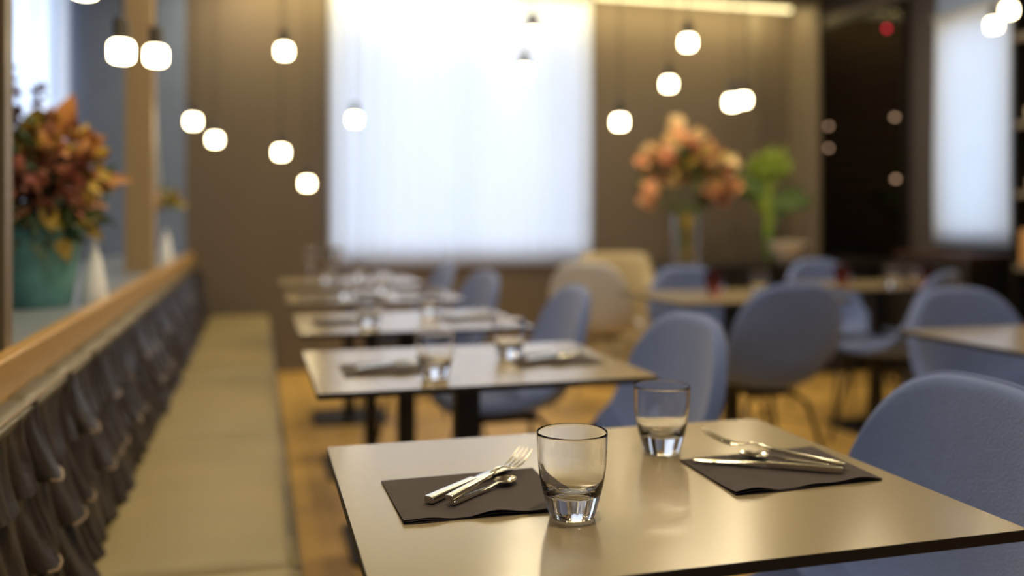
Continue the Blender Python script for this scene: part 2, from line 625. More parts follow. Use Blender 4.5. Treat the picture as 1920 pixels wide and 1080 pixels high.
# flat top strip of the back
ts = []
for i in range(int((BY1 - BY0) / 0.02) + 1):
    y = BY0 + 0.02 * i
    q = ((y - 0.30) / 0.2875) % 1
    sag = 0.010 * math.exp(-((min(q, 1 - q) * 0.2875) / 0.018) ** 2)
    fr = -0.360 - 0.8 * sag
    ts.append([(-0.4155, y, 0.775), (-0.414, y, 0.797 - sag), (-0.398, y, 0.801 - sag), (fr - 0.012, y, 0.797 - sag), (fr - 0.002, y, 0.789 - sag), (fr - 0.006, y, 0.776)])
MB().grid(ts).build('top_strip', M['leather_top'], bench, angle=60)
sp = MB()
sp.tube([(p[3][0] + 0.004, p[3][1], p[3][2] - 0.001) for p in ts], 0.0025, 6)
sp.build('top_piping', M['piping'], bench)


def cushion_mesh(L):
    mb = MB()
    x0, x1, z0, z1 = -0.325, 0.085, 0.336, 0.440
    NX, NY = 16, 24

    def prof(s, L_):  # rounding near an edge
        e = 0.022
        d = min(s, L_ - s)
        return 1 - max(0, 1 - d / e) ** 2.2
    top = []
    for j in range(NY + 1):
        fy = 0.5 - 0.5 * math.cos(PI * j / NY) if True else j / NY
        row = []
        for i in range(NX + 1):
            fx = 0.5 - 0.5 * math.cos(PI * i / NX)
            X, Y = x0 + (x1 - x0) * fx, L * fy
            k = prof(fx * (x1 - x0), x1 - x0) * prof(fy * L, L)
            crown = 0.012 * math.sin(PI * fx) ** 0.7 * math.sin(PI * fy) ** 0.5
            row.append((X, Y, z1 - 0.020 + 0.014 * k + crown - 0.004))
        top.append(row)
    mb.grid([list(r) for r in top])
    n0 = len(mb.v)
    # skirt
    ring = [p for p in top[0]] + [r[-1] for r in top[1:]] + [p for p in reversed(top[-1][:-1])] + [r[0] for r in reversed(top[1:-1])]
    cx, cy = (x0 + x1) / 2, L / 2

    def ins(p, d, z):
        return (p[0] - math.copysign(min(d, abs(p[0] - cx)), p[0] - cx) * (abs(p[0] - cx) > (x1 - x0) / 2 - 1e-4),
                p[1] - math.copysign(d, p[1] - cy) * (abs(p[1] - cy) > L / 2 - 1e-4), z)
    rings = [ring, [ins(p, -0.004, z1 - 0.030) for p in ring], [ins(p, -0.004, z0 + 0.02) for p in ring], [ins(p, 0.006, z0) for p in ring]]
    mb.grid([list(reversed(r)) for r in rings], 0, True)
    m = len(ring)
    mb.f.append(tuple(range(len(mb.v) - m, len(mb.v))))
    mb.m.append(0)
    return mb, ring


seams = [-0.16, 0.70, 1.845, 2.99, 4.13, 5.27, BY1 - 0.01]
which = ['olive leather seat cushion nearest the camera, cut by the bottom of the photo',
         'olive leather bench cushion beside the nearest table, in front of the first crosswise seam',
         'olive leather bench cushion beside the second table, between the first and second crosswise seams',
         'olive leather bench cushion beside the third table, just past the second crosswise seam',
         'olive leather bench cushion beside the fourth table, last but one before the back wall',
         'olive leather bench cushion at the far end of the bench, touching the back wall']
which[0] = 'olive leather bench cushion at the near end, mostly below the edge of the photo'
for k in range(6):
    L = seams[k + 1] - seams[k] - 0.016
    if k == 0:
        pass
    root = thing('seat_cushion', which[k], 'cushion', (0, seams[k] + 0.008, 0), 0, 'bench seat cushions')
    mb, ring = cushion_mesh(L)
    mb.build('cover', M['seat'], root, angle=60)
    MB().tube([(p[0], p[1], p[2] - 0.001) for p in ring] + [ring[0]], 0.003, 6).build('piping', M['leather_top'], root)

# ------------------------------------------------------------------ tables
TZ = 0.755


def make_table(label, x0, x1, y0, y1, group, rz=0.0):
    cx, cy = (x0 + x1) / 2, (y0 + y1) / 2
    hx, hy = (x1 - x0) / 2, (y1 - y0) / 2
    t = thing('dining_table', label, 'table', (cx, cy, 0), rz, group)
    MB().rrect(-hx, hx, -hy, hy, TZ - 0.013, TZ, 0.006, 0, 1, bev=0.0006).build('tabletop', [M['table'], M['edge']], t, angle=30)
    MB().rrect(-0.11, 0.11, -0.11, 0.11, TZ - 0.022, TZ - 0.013, 0.01).build('mounting_plate', M['black'], t, angle=30)
    MB().rrect(-0.029, 0.029, -0.029, 0.029, 0.014, TZ - 0.022, 0.004).build('column', M['black'], t, angle=30)
    MB().rrect(-0.20, 0.20, -0.20, 0.20, 0.0, 0.014, 0.03, bev=0.002).build('foot_plate', M['black'], t, angle=30)
    return t


TG = 'square taupe tables along the bench'
tabs = [
    ('large taupe table nearest the camera, carrying two clear tumblers and two folded napkins', 0.105, 0.845, 0.838, 1.430),
    ('taupe table directly behind the nearest one, second along the bench', 0.118, 0.862, 1.862, 2.455),
    ('third taupe table along the bench, next behind the second', 0.125, 0.865, 2.81, 3.405),
    ('fourth taupe table along the bench, last but one before the back wall', 0.125, 0.865, 3.80, 4.395),
    ('farthest taupe table along the bench, closest to the back wall', 0.125, 0.865, 4.80, 5.395),
]
for l, a, b, c, d in tabs:
    make_table(l, a, b, c, d, TG)
make_table('taupe table in the open room behind the big blue chair seen from its back', 1.66, 2.46, 3.36, 4.02, 'tables in the open room')
make_table('taupe table cut off by the photo\'s edge, just behind the large nearest blue chair', 1.93, 2.70, 1.75, 2.42, 'tables in the open room')
make_table('small taupe table farthest back in the open room, near the dark side wall', 2.78, 3.48, 3.80, 4.38, 'tables in the open room')


# ------------------------------------------------------------------ chairs
def chair_shell(tk=0.034):
    prof = [(0.235, 0.452), (0.20, 0.464), (0.08, 0.452), (-0.04, 0.445), (-0.13, 0.452), (-0.19, 0.485), (-0.225, 0.55), (-0.248, 0.64), (-0.268, 0.74), (-0.285, 0.858)]
    # resample by Catmull-Rom
    P = [Vector((0, a, b)) for a, b in prof]
    dense = []
    for i in range(len(P) - 1):
        p0, p1, p2, p3 = P[max(i - 1, 0)], P[i], P[i + 1], P[min(i + 2, len(P) - 1)]
        for k in range(12):
            t = k / 12
            dense.append(0.5 * ((2 * p1) + (p2 - p0) * t + (2 * p0 - 5 * p1 + 4 * p2 - p3) * t * t + (3 * p1 - p0 - 3 * p2 + p3) * t ** 3))
    dense.append(P[-1])
    cum = [0]
    for a, b in zip(dense, dense[1:]):
        cum.append(cum[-1] + (b - a).length)
    L = cum[-1]

    def at(s):
        s = max(0, min(L, s))
        for i in range(len(cum) - 1):
            if cum[i + 1] >= s:
                f = (s - cum[i]) / max(1e-9, cum[i + 1] - cum[i])
                p = dense[i].lerp(dense[i + 1], f)
                tg = (dense[i + 1] - dense[i]).normalized()
                return p, tg
        return dense[-1], (dense[-1] - dense[-2]).normalized()
    NU, NV = 26, 34
    rows = []
    for j in range(NV + 1):
        row = []
        for i in range(NU + 1):
            u = -1 + 2 * i / NU
            au = abs(u)
            uu = math.sin(u * PI / 2 * 0.97) / math.sin(PI / 2 * 0.97)
            au = abs(uu)
            s0 = 0.075 * (1 - (1 - au ** 2.6) ** 0.45)
            s1 = L - 0.205 * (1 - max(0, 1 - au ** 3.3) ** 0.5)
            s = s0 + (s1 - s0) * j / NV
            p, tg = at(s)
            nrm = Vector((0, -tg.z, tg.y))      # points up from the seat / forward from the back
            if nrm.z < 0 and nrm.y < 0:
                nrm = -nrm
            q = s / L
            W = 0.212 + 0.024 * smooth01(q / 0.5) - 0.020 * smooth01((q - 0.6) / 0.4)
            lift = (0.018 + 0.085 * math.exp(-((q - 0.52) / 0.20) ** 2) + 0.030 * smooth01((q - 0.6) / 0.3)) * au ** 2.4
            row.append((W * uu, p.y + abs(nrm.y) * lift * (1 if q > 0.3 else 0.2), p.z + abs(nrm.z) * lift))
        rows.append(row)
    return rows


shell_rows = chair_shell()


def make_chair(label, fabric, legm, group, legtype='splay'):
    t = thing('dining_chair', label, 'chair', (0, 0, 0), 0, group)
    mb = MB().grid(shell_rows)
    sh = mb.build('upholstered_shell', fabric, t, angle=180, mods=[('SOLIDIFY', dict(thickness=0.036, offset=0)), ('SUBSURF', dict(levels=1, render_levels=1))])
    # seam piping round the rim
    rim = [r[0] for r in shell_rows] + list(shell_rows[-1][1:]) + [r[-1] for r in reversed(shell_rows[:-1])] + list(reversed(shell_rows[0][1:-1]))
    MB().tube([shell_rows[0][0]] + rim[1:] + [rim[0]], 0.0028, 5).build('seam', fabric, sh)
    MB().rrect(-0.10, 0.10, -0.11, 0.11, 0.400, 0.418, 0.02).build('under_frame', legm, t, angle=30)
    for sx in (-1, 1):
        for sy in (-1, 1):
            top = Vector((sx * 0.09, sy * 0.10, 0.408))
            bot = Vector((sx * 0.215, sy * 0.215 - 0.01, 0.0))
            kn = top.lerp(bot, 0.10) + Vector((sx * 0.030, sy * 0.024, 0.004))
            MB().tube([top, kn, kn.lerp(bot, 0.5), bot], [0.009, 0.010, 0.009, 0.0065], 10).build('leg', legm, t)
    mb = MB()
    for sx in (-1, 1):
        mb.tube([(sx * 0.135, -0.135, 0.30), (-sx * 0.135, 0.135, 0.30)], 0.004, 6)
    mb.build('cross_brace', legm, t)
    return t


M['leg_pale'] = mat('pale_metal_leg', (0.30, 0.27, 0.24), 0.35, metal=0.6)
GB, GR = 'blue chairs facing the bench', 'blue chairs in the open room'
c0 = make_chair('large blue upholstered chair at the nearest table, cropped by the photo', M['blue'], M['leg'], GB)
c0.location = (0.810, 1.165, 0)
c0.rotation_euler = (0, 0, R(90))
dup(c0, 'blue chair with oval back at the second table from the camera', (0.815, 2.13, 0), R(94))
c3 = dup(c0, 'blue chair with its back above the third table along the bench', (0.845, 3.13, 0), R(90))
dup(c0, 'blue chair at the fourth table along the bench, a blurred slanted back', (0.76, 4.08, 0), R(97))
dup(c0, 'blue chair at the farthest bench table, just below the tall curtain', (0.78, 5.10, 0), R(90))
rc = dup(c0, 'big blue chair turned away, whole back visible, in the middle of the open room', (1.97, 3.30, 0), R(-1), GR)
dup(c0, 'blue chair behind the open room table, partly hidden by the big turned chair', (2.10, 3.93, 0), R(184), GR)
dup(c0, 'blue chair facing the camera behind the table cut by the photo\'s edge', (2.36, 2.40, 0), R(176), GR)
dup(c0, 'blue chair just behind the camera-facing one, its seat pointing towards the flowers', (2.98, 3.80, 0), R(30), GR)
dup(c0, 'farthest blue chair, low against the dark side wall', (3.16, 4.40, 0), R(180), GR)
tc_ = make_chair('taupe upholstered chair standing apart below the window\'s corner', M['taupe'], M['leg_pale'], 'single taupe chair')
del tc_['group']
tc_.location = (1.93, 4.98, 0)
tc_.rotation_euler = (0, 0, R(-38))

# cream tub armchair
arm = thing('tub_armchair', 'cream low tub armchair against the back wall beside the flower sideboard', 'armchair', (2.31, 5.66, 0), R(165))
rows = []
for k in range(33):
    a = R(-25 + 230 * k / 32)
    ca, sa = math.cos(a), math.sin(a)
    rad = 0.24
    hgt = 0.86 - 0.20 * smooth01((abs(a - PI / 2) - 1.0) / 0.9)
    row = []
    for (dr, z) in ((0.0, 0.16), (0.005, 0.3), (0.02, hgt - 0.05), (0.005, hgt), (-0.035, hgt + 0.005), (-0.07, hgt - 0.03), (-0.075, 0.45), (-0.07, 0.3), (-0.06, 0.16)):
        row.append(((rad + dr) * ca, -(rad + dr) * sa, z))
    rows.append(row)
mb = MB().grid(rows, 0, True)
mb.f += [tuple(reversed(range(9))), tuple(len(mb.v) - 9 + i for i in range(9))]
mb.m += [0, 0]
mb.build('backrest', M['cream'], arm, angle=70)
MB().lathe([(0.05, 0.16), (0.175, 0.17), (0.18, 0.40), (0.15, 0.44), (0.05, 0.45)], 28).build('seat', M['cream'], arm)
for k in range(4):
    a = R(45 + 90 * k)
    MB().tube([(0.15 * math.cos(a), 0.15 * math.sin(a), 0.18), (0.20 * math.cos(a), 0.20 * math.sin(a), 0)], [0.014, 0.010], 8).build('leg', M['rail'], arm)


# ------------------------------------------------------------------ tumblers
def tumbler_profile():
    outer = [(0.0, 0.0015), (0.020, 0.0012), (0.0250, 0.0), (0.0268, 0.0016), (0.0284, 0.007), (0.0305, 0.014), (0.0325, 0.021), (0.0336, 0.0255),
             (0.0346, 0.029), (0.0368, 0.038), (0.0388, 0.049), (0.0402, 0.060), (0.0411, 0.072), (0.0417, 0.085), (0.0420, 0.0985), (0.0419, 0.1004), (0.0415, 0.1009), (0.0410, 0.1003)]
    inner = [(0.04085, 0.097), (0.0405, 0.085), (0.0399, 0.072), (0.0389, 0.060), (0.0373, 0.049), (0.0350, 0.040), (0.0305, 0.0325), (0.0250, 0.0280), (0.0170, 0.0262), (0.008, 0.0256), (0.0, 0.0255)]
    return outer + inner


def make_tumbler(label, name, m, group, loc, s=1.0):
    mb = MB()
    prof = [(r * s, z * s) for r, z in tumbler_profile()]
    n = 64
    rings = [[(r * math.cos(2 * PI * k / n), r * math.sin(2 * PI * k / n), z) for k in range(n)] for r, z in prof[1:-1]]
    mb.grid(rings, 0, True)
    b = len(mb.v)
    mb.v += [(0, 0, prof[0][1]), (0, 0, prof[-1][1])]
    for k in range(n):
        mb.f.append((b, (k + 1) % n, k))
        o = (len(rings) - 1) * n
        mb.f.append((b + 1, o + k, o + (k + 1) % n))
        mb.m += [0, 0]
    o = mb.build(name, m, angle=80, loc=loc)
    return tag(o, label, 'glass', group)


g0 = make_tumbler('sharp clear tumbler at the front of the nearest table, the only one in focus', 'glass_tumbler', M['glass'], 'clear tumblers on the bench tables', (0.360, 1.020, TZ + 0.0006))


def gcopy(label, x, y, src=g0, group=None):
    c = src.copy()
    COL.objects.link(c)
    c.location = (x, y, TZ + 0.0006)
    c['label'] = label
    if group:
        c['group'] = group
    return c


gcopy('slightly blurred clear tumbler behind the sharp one, touching the second napkin\'s corner', 0.588, 1.262)
gcopy('blurred tumbler at the front edge of the second table', 0.379, 1.975)
gcopy('blurred tumbler towards the rear of the second table', 0.610, 2.200)
gcopy('blurred tumbler at the front of the third table', 0.353, 2.963)
gcopy('blurred tumbler towards the rear of the third table', 0.597, 3.215)
gcopy('soft bright tumbler at the front of the fourth table', 0.372, 3.97)
gcopy('soft bright tumbler towards the rear of the fourth table', 0.560, 4.20)
gcopy('dim tumbler at the front of the farthest bench table', 0.37, 4.97)
gcopy('dim tumbler towards the rear of the farthest bench table', 0.56, 5.18)
# stemmed glasses glinting at the far end


def make_wineglass(label, x, y):
    pr = [(0.033, 0.0), (0.033, 0.002), (0.006, 0.006), (0.0035, 0.02), (0.0035, 0.075), (0.010, 0.085), (0.030, 0.105), (0.036, 0.13), (0.034, 0.16), (0.029, 0.185),
          (0.0280, 0.1853), (0.033, 0.16), (0.035, 0.13), (0.029, 0.107), (0.009, 0.088), (0.002, 0.086)]
    o = MB().lathe(pr, 32).build('wine_glass', M['glass'], angle=80, loc=(x, y, TZ + 0.0006))
    return tag(o, label, 'glass', 'wine glasses on the farthest bench table')


make_wineglass('stemmed glass closest to the bench on the farthest table', 0.30, 5.28)
make_wineglass('stemmed glass next to the curtain\'s lower corner on the farthest table', 0.42, 5.10)
r0 = make_tumbler('dark red glass tumbler on the table cut by the photo\'s edge', 'red_tumbler', M['redglass'], 'red tumblers on the open room tables', (2.36, 2.13, TZ + 0.0006))
gcopy('dark red tumbler on the table behind the big turned chair, next to the flower vase', 2.03, 3.80, r0)
gcopy('reddish tumbler on the farthest open room table, above the big turned chair', 2.93, 4.10, r0)
gcopy('reddish tumbler on the farthest open room table, nearer the side wall', 3.34, 3.98, r0)
gcopy('clear tumbler on the farthest open room table between the two reddish ones', 3.10, 3.92, g0, 'clear tumblers on the open room tables')
gcopy('clear tumbler at the corner of the farthest open room table', 3.18, 3.86, g0, 'clear tumblers on the open room tables')
gcopy('clear tumbler beside the dark red one behind the big turned chair', 2.22, 3.72, g0, 'clear tumblers on the open room tables')


# ------------------------------------------------------------------ napkins
def make_napkin(label, corners, group, seed):
    """corners: near-left, near-right, far-right, far-left on the table top"""
    rnd = random.Random(seed)
    c = [Vector((x, y, 0)) for x, y in corners]
    cen = sum(c, Vector()) / 4
    root = thing('napkin', label, 'napkin', (cen.x, cen.y, TZ), 0, group)
    NXn, NYn = 36, 14

    def surf(a, b):
        return c[0].lerp(c[1], a).lerp(c[3].lerp(c[2], a), b) - cen
    p1, p2 = rnd.uniform(0, 6), rnd.uniform(0, 6)
    for li in range(3):
        zz = 0.0004 + li * 0.0011
        mb = MB()
        lay = []
        for j in range(NYn + 1):
            row = []
            for i in range(NXn + 1):
                a, b = i / NXn, j / NYn
                p = surf(a, b)
                fr = (1 - b) ** 5
                wv = fr * (0.0016 * math.sin(a * 9 + p1 + li * 0.8) + 0.0014 * math.sin(a * 17 + p2)) * (0.4 + li * 0.4)
                p2_ = p + Vector((0, -0.0015 * (2 - li) * fr * math.sin(a * 7 + p1), zz + max(0, wv + 0.0012 * fr * li)))
                row.append(p2_)
            lay.append(row)
        topl = lay
        botl = [[Vector((p.x, p.y, p.z - 0.0006)) for p in r] for r in lay]
        mb.grid([[tuple(p) for p in r] for r in topl])
        mb.grid([[tuple(p) for p in reversed(r)] for r in botl])
        ring_t = topl[0] + [r[-1] for r in topl[1:]] + list(reversed(topl[-1][:-1])) + [r[0] for r in reversed(topl[1:-1])]
        ring_b = botl[0] + [r[-1] for r in botl[1:]] + list(reversed(botl[-1][:-1])) + [r[0] for r in reversed(botl[1:-1])]
        mb.grid([[tuple(p) for p in ring_b], [tuple(p) for p in ring_t]], 0, True)
        mb.build('fold_layer', M['napkin'], root, angle=50)
    return root


NG = 'folded dark paper napkins under cutlery'
make_napkin('folded plum-grey napkin on the nearest table, closer to the bench', [(0.164, 1.047), (0.366, 1.041), (0.374, 1.226), (0.161, 1.219)], NG, 1)
make_napkin('folded plum-grey napkin on the nearest table, beside the large chair', [(0.587, 1.039), (0.811, 1.047), (0.822, 1.224), (0.592, 1.208)], NG, 2)
make_napkin('folded dark napkin on the second table, closer to the bench', [(0.19, 2.035), (0.395, 2.035), (0.395, 2.205), (0.19, 2.205)], NG, 3)
make_napkin('folded dark napkin on the second table, near the oval-backed chair', [(0.60, 2.06), (0.81, 2.06), (0.81, 2.24), (0.60, 2.24)], NG, 4)
make_napkin('folded dark napkin on the third table, closer to the bench', [(0.18, 3.01), (0.39, 3.01), (0.39, 3.19), (0.18, 3.19)], NG, 5)
make_napkin('folded dark napkin on the third table, on the chair side', [(0.61, 3.01), (0.82, 3.01), (0.82, 3.19), (0.61, 3.19)], NG, 6)
make_napkin('folded dark napkin on the fourth table, closer to the bench', [(0.18, 4.00), (0.39, 4.00), (0.39, 4.18), (0.18, 4.18)], NG, 7)
make_napkin('folded dark napkin on the fourth table, on the chair side', [(0.61, 4.00), (0.82, 4.00), (0.82, 4.18), (0.61, 4.18)], NG, 8)
NZ = TZ + 0.0042


# ------------------------------------------------------------------ cutlery (handle end at the origin, running along +Y)
def bar(mb, secs, n=12, p=4.0):
    """secs: (y, cx, cz, halfw, halfh)"""
    rings = []
    for y, cx, cz, hw, hh in secs:
        ring = []
        for k in range(n):
            a = 2 * PI * k / n + PI / n
            ca, sa = math.cos(a), math.sin(a)
            ring.append((cx + hw * math.copysign(abs(ca) ** (2 / p), ca), y, cz + hh * math.copysign(abs(sa) ** (2 / p), sa)))
        rings.append(ring)
    return mb.loft(rings)


def handle(parent, hw0, hh0, L, z0):
    mb = MB()
    bar(mb, [(0, 0, z0, hw0 * 0.92, hh0 * 0.9), (0.0008, 0, z0, hw0, hh0), (L * 0.5, 0, z0, hw0 * 0.90, hh0 * 0.92), (L, 0, z0, hw0 * 0.78, hh0 * 0.80)], 16, 9)
    return mb.build('handle', M['steel'], parent, angle=20)


def make_knife(label, loc, rz, tilt=0.0):
    t = thing('table_knife', label, 'knife', loc, rz, 'steel table knives')
    t.rotation_euler = (tilt, 0, rz)
    handle(t, 0.0068, 0.0042, 0.100, 0.0043)
    mb = MB()
    rings = []
    for k in range(15):
        q = k / 14
        y = 0.099 + 0.103 * q
        w = (0.0052 + 0.0036 * smooth01(q / 0.25)) * (1 if q < 0.75 else math.sqrt(max(0.02, 1 - ((q - 0.75) / 0.26) ** 2)))
        th = 0.0014 - 0.0008 * q
        cx = 0.001 - (0.0085 - w) * 0.5 * (q > 0.6)
        z = 0.0045 - 0.0025 * smooth01(q)
        rings.append([(cx - w, y, z), (cx - w * 0.5, y, z + th), (cx + w * 0.6, y, z + th), (cx + w, y, z + 0.0002), (cx + w * 0.6, y, z - th), (cx - w * 0.5, y, z - th)])
    mb.loft(rings).build('blade', M['steel'], t, angle=25)
    return t


def make_fork(label, loc, rz, tilt=0.0):
    t = thing('table_fork', label, 'fork', loc, rz, 'steel table forks')
    t.rotation_euler = (tilt, 0, rz)
    handle(t, 0.0052, 0.0030, 0.100, 0.0035)
    # curve of the head
    def zc(y):
        q = (y - 0.10) / 0.10
        return 0.0035 + 0.007 * math.sin(PI * min(1, max(0, q)) * 0.8) - 0.013 * math.sin(PI * max(0, q - 0.25) / 0.75) * (q > 0.25) + 0.004 * max(0, q)
    mb = MB()
    bar(mb, [(0.099, 0, zc(0.099), 0.0038, 0.0022), (0.115, 0, zc(0.115), 0.0030, 0.0020), (0.132, 0, zc(0.132), 0.0034, 0.0016), (0.142, 0, zc(0.142), 0.0085, 0.0011),
             (0.150, 0, zc(0.150), 0.0112, 0.0010), (0.158, 0, zc(0.158), 0.0116, 0.0010)], 16, 3)
    for k in range(4):
        x = (-1.5 + k) * 0.0072
        bar(mb, [(0.156, x * 0.93, zc(0.156), 0.0018, 0.0011), (0.170, x, zc(0.170), 0.0014, 0.0011), (0.190, x, zc(0.190), 0.0011, 0.0010), (0.203, x * 0.97, zc(0.203), 0.0006, 0.0005)], 8, 3)
    mb.build('tines', M['steel'], t, angle=40)
    return t


def make_spoon(label, loc, rz, tilt=0.0):
    t = thing('table_spoon', label, 'spoon', loc, rz, 'steel table spoons')
    t.rotation_euler = (tilt, 0, rz)
    handle(t, 0.0050, 0.0028, 0.090, 0.0030)
    mb = MB()
    bar(mb, [(0.089, 0, 0.0032, 0.0036, 0.0020), (0.105, 0, 0.0045, 0.0028, 0.0018), (0.122, 0, 0.0060, 0.0032, 0.0012)], 12, 3)
    rows = []
    for i in range(11):
        q = i / 10
        row = []
        for k in range(28):
            a = 2 * PI * k / 28
            rx = 0.0170 * (1 - 0.15 * math.sin(a))
            row.append((q * rx * math.cos(a), 0.143 + q * 0.024 * math.sin(a), 0.0008 + 0.0062 * q ** 2.2))
        rows.append(row)
    mb.grid(rows, 0, True)
    rows2 = [[(x, y, z - 0.0008) for x, y, z in reversed(r)] for r in rows]
    mb.grid(rows2, 0, True)
    mb.grid([rows[-1], [(x, y, z - 0.0008) for x, y, z in rows[-1]]], 0, True)
    mb.build('bowl', M['steel'], t, angle=60)
    return t


def rzdir(a, b):
    return math.atan2(-(b[0] - a[0]), b[1] - a[1])


k1 = make_knife('steel knife with squared handle on the napkin nearer the bench', (0.203, 1.102, NZ + 0.0002), rzdir((0.203, 1.102), (0.340, 1.231)))
f1 = make_fork('steel fork with its tines over the spoon on the napkin nearer the bench', (0.226, 1.090, NZ + 0.0052), rzdir((0.226, 1.090), (0.358, 1.226)), 0.028)
s1 = make_spoon('steel spoon tucked under the fork on the napkin nearer the bench', (0.230, 1.089, NZ), rzdir((0.230, 1.089), (0.320, 1.162)))
s1.scale = (0.78, 0.78, 0.78)
k2 = make_knife('steel knife with blue reflections on the napkin beside the large chair', (0.772, 1.078, NZ + 0.0002), rzdir((0.772, 1.078), (0.607, 1.190)))
f2 = make_fork('steel fork leaning over the knife, tines raised, beside the large chair', (0.787, 1.094, NZ + 0.0035), rzdir((0.787, 1.094), (0.640, 1.225)), 0.10)
s2 = make_spoon('steel spoon under the fork on the napkin beside the large chair', (0.787, 1.099, NZ), rzdir((0.787, 1.099), (0.695, 1.186)))
s2.scale = (0.86, 0.86, 0.86)
pl = [('second table, bench side', 0.215, 2.075), ('second table, chair side', 0.625, 2.095), ('third table, bench side', 0.205, 3.05), ('third table, chair side', 0.635, 3.05)]
for txt, x, y in pl:
    dup(k1, 'blurred steel knife on the napkin of the ' + txt, (x, y, NZ + 0.0002), R(-62))
    c = dup(f1, 'blurred steel fork on the napkin of the ' + txt, (x + 0.01, y + 0.035, NZ + 0.0008), R(-62))

# ------------------------------------------------------------------ pendant lamps
lamps = [
    ('cut off by the top of the photo, nearest the ledge flowers', (-0.417, 2.506, 1.690)),
    ('large, in front of the blue-grey wall beside the tan post', (-0.369, 2.804, 1.58)),
    ('just beside the largest one, in front of the tan post', (-0.316, 3.204, 1.638)),
    ('higher of the two over the far end of the bench rail', (-0.305, 4.863, 1.589)),
    ('lower of the two over the far end of the bench rail', (-0.212, 5.149, 1.522)),
    ('high, alone, on the dark wall beside the tall curtain', (0.125, 4.327, 1.871)),
    ('upper one of the low pair beside the tall curtain', (0.122, 4.743, 1.433)),
    ('lowest of all, on the dark wall beside the tall curtain', (0.27, 5.117, 1.291)),
    ('low, in front of the tall curtain near its edge', (0.562, 5.451, 1.684)),
    ('highest one in front of the tall curtain', (1.168, 3.827, 1.903)),
    ('directly under the highest one in front of the tall curtain', (1.302, 4.412, 1.839)),
    ('highest one above the peach flowers', (1.914, 3.825, 1.91)),
    ('middle one above the peach flowers', (2.004, 4.216, 1.777)),
    ('lowest one above the peach flowers, next to the curtain', (1.612, 3.91, 1.544)),
    ('front one of the overlapping pair above the green plant', (2.111, 3.77, 1.635)),
    ('rear one of the overlapping pair above the green plant', (2.469, 4.293, 1.722)),
    ('lower of the two by the narrow side curtain', (3.738, 3.937, 2.117)),
    ('upper of the two by the narrow side curtain', (3.655, 3.752, 2.148)),
]
gs = []
for k in range(17):
    a = -PI / 2 + PI * k / 16
    ca, sa = math.cos(a), math.sin(a)
    gs.append((max(0.0008, 0.034 * math.copysign(abs(ca) ** 0.5, ca)), 0.031 * math.copysign(abs(sa) ** 0.5, sa)))
globe_me = None
for i, (txt, (x, y, z)) in enumerate(lamps):
    t = thing('pendant_lamp', 'small glowing pendant lamp, ' + txt, 'lamp', (x, y, z), 0, 'glowing pendant lamps')
    if i == 0:
        g = MB().lathe(gs, 24).build('globe', M['globe'], t)
        s = MB().lathe([(0.004, 0.029), (0.0225, 0.0305), (0.0225, 0.085), (0.019, 0.094), (0.004, 0.098)], 20).build('socket', M['socket'], t)
        gm, sm = g.data, s.data
    else:
        for nm, me in (('globe', gm), ('socket', sm)):
            o = bpy.data.objects.new(nm, me)
            COL.objects.link(o)
            o.parent = t
    MB().tube([(0, 0, 0.097), (0, 0, CEIL - z)], 0.0025, 6).build('cord', M['cord'], t)
    MB().lathe([(0.003, CEIL - z - 0.022), (0.035, CEIL - z - 0.020), (0.038, CEIL - z - 0.001)], 16).build('ceiling_rose', M['socket'], t)

# unseen warm fill lights added in the ceiling, above the frame
for i, (x, y, p) in enumerate([(0.5, 0.9, 16), (2.5, 2.0, 13), (0.5, 2.9, 14), (2.2, 4.4, 13), (3.5, 4.6, 8), (-0.1, 1.9, 9), (-0.1, 4.4, 10), (1.6, 5.4, 9), (-0.15, 6.25, 6), (2.95, 5.25, 9)]):
    t = thing('ceiling_fill', 'unseen small round warm fill light added in the ceiling', 'light', (x, y, CEIL - 0.012), 0, 'added ceiling fill lights')
    MB().lathe([(0.05, 0.002), (0.06, 0.0), (0.062, 0.011), (0.05, 0.011)], 24, cap=False).build('fill_bezel', M['socket'], t)
    l = bpy.data.lights.new('fill_light', 'AREA')
    l.shape = 'DISK'
    l.size = 0.10
    l.energy = p * 1.35
    l.color = WARM
    lo = bpy.data.objects.new('fill_light', l)
    COL.objects.link(lo)
    lo.parent = t
    lo.location = (0, 0, -0.002)

# ------------------------------------------------------------------ foliage helpers
rng = random.Random(5)


def leaf(mb, p, d, up, L, W, mi, curl=0.3):
    d = d.normalized()
    s = d.cross(up)
    if s.length < 1e-3:
        s = d.cross(Vector((1, 0, 0)))
    s.normalize()
    n = s.cross(d).normalized()
    rows = []
    for k in range(6):
        q = k / 5
        w = W * math.sin(PI * (0.06 + 0.92 * q) ** 0.8) * 0.5
        c = p + d * (L * q) - n * (curl * L * q * q)
        rows.append([c - s * w + n * w * 0.25, c, c + s * w + n * w * 0.25])
    mb.grid([[tuple(a) for a in r] for r in rows], mi)


def rdir(zmin=-1):
    while True:
        v = Vector((rng.uniform(-1, 1), rng.uniform(-1, 1), rng.uniform(-1, 1)))
        if 0.1 < v.length < 1 and v.normalized().z > zmin:
            return v.normalized()


def blossom(mb, c, r, mi, n=26):
    for k in range(n):
        d = rdir()
        leaf(mb, c + d * r * 0.15, d, rdir(), r * rng.uniform(0.8, 1.05), r * 0.95, mi, 0.35)
    # full heart of the flower
    mb.lathe([(0.001, -r * 0.5), (r * 0.4, -r * 0.35), (r * 0.55, 0), (r * 0.4, r * 0.4), (0.001, r * 0.55)], 10, tuple(c), mi)


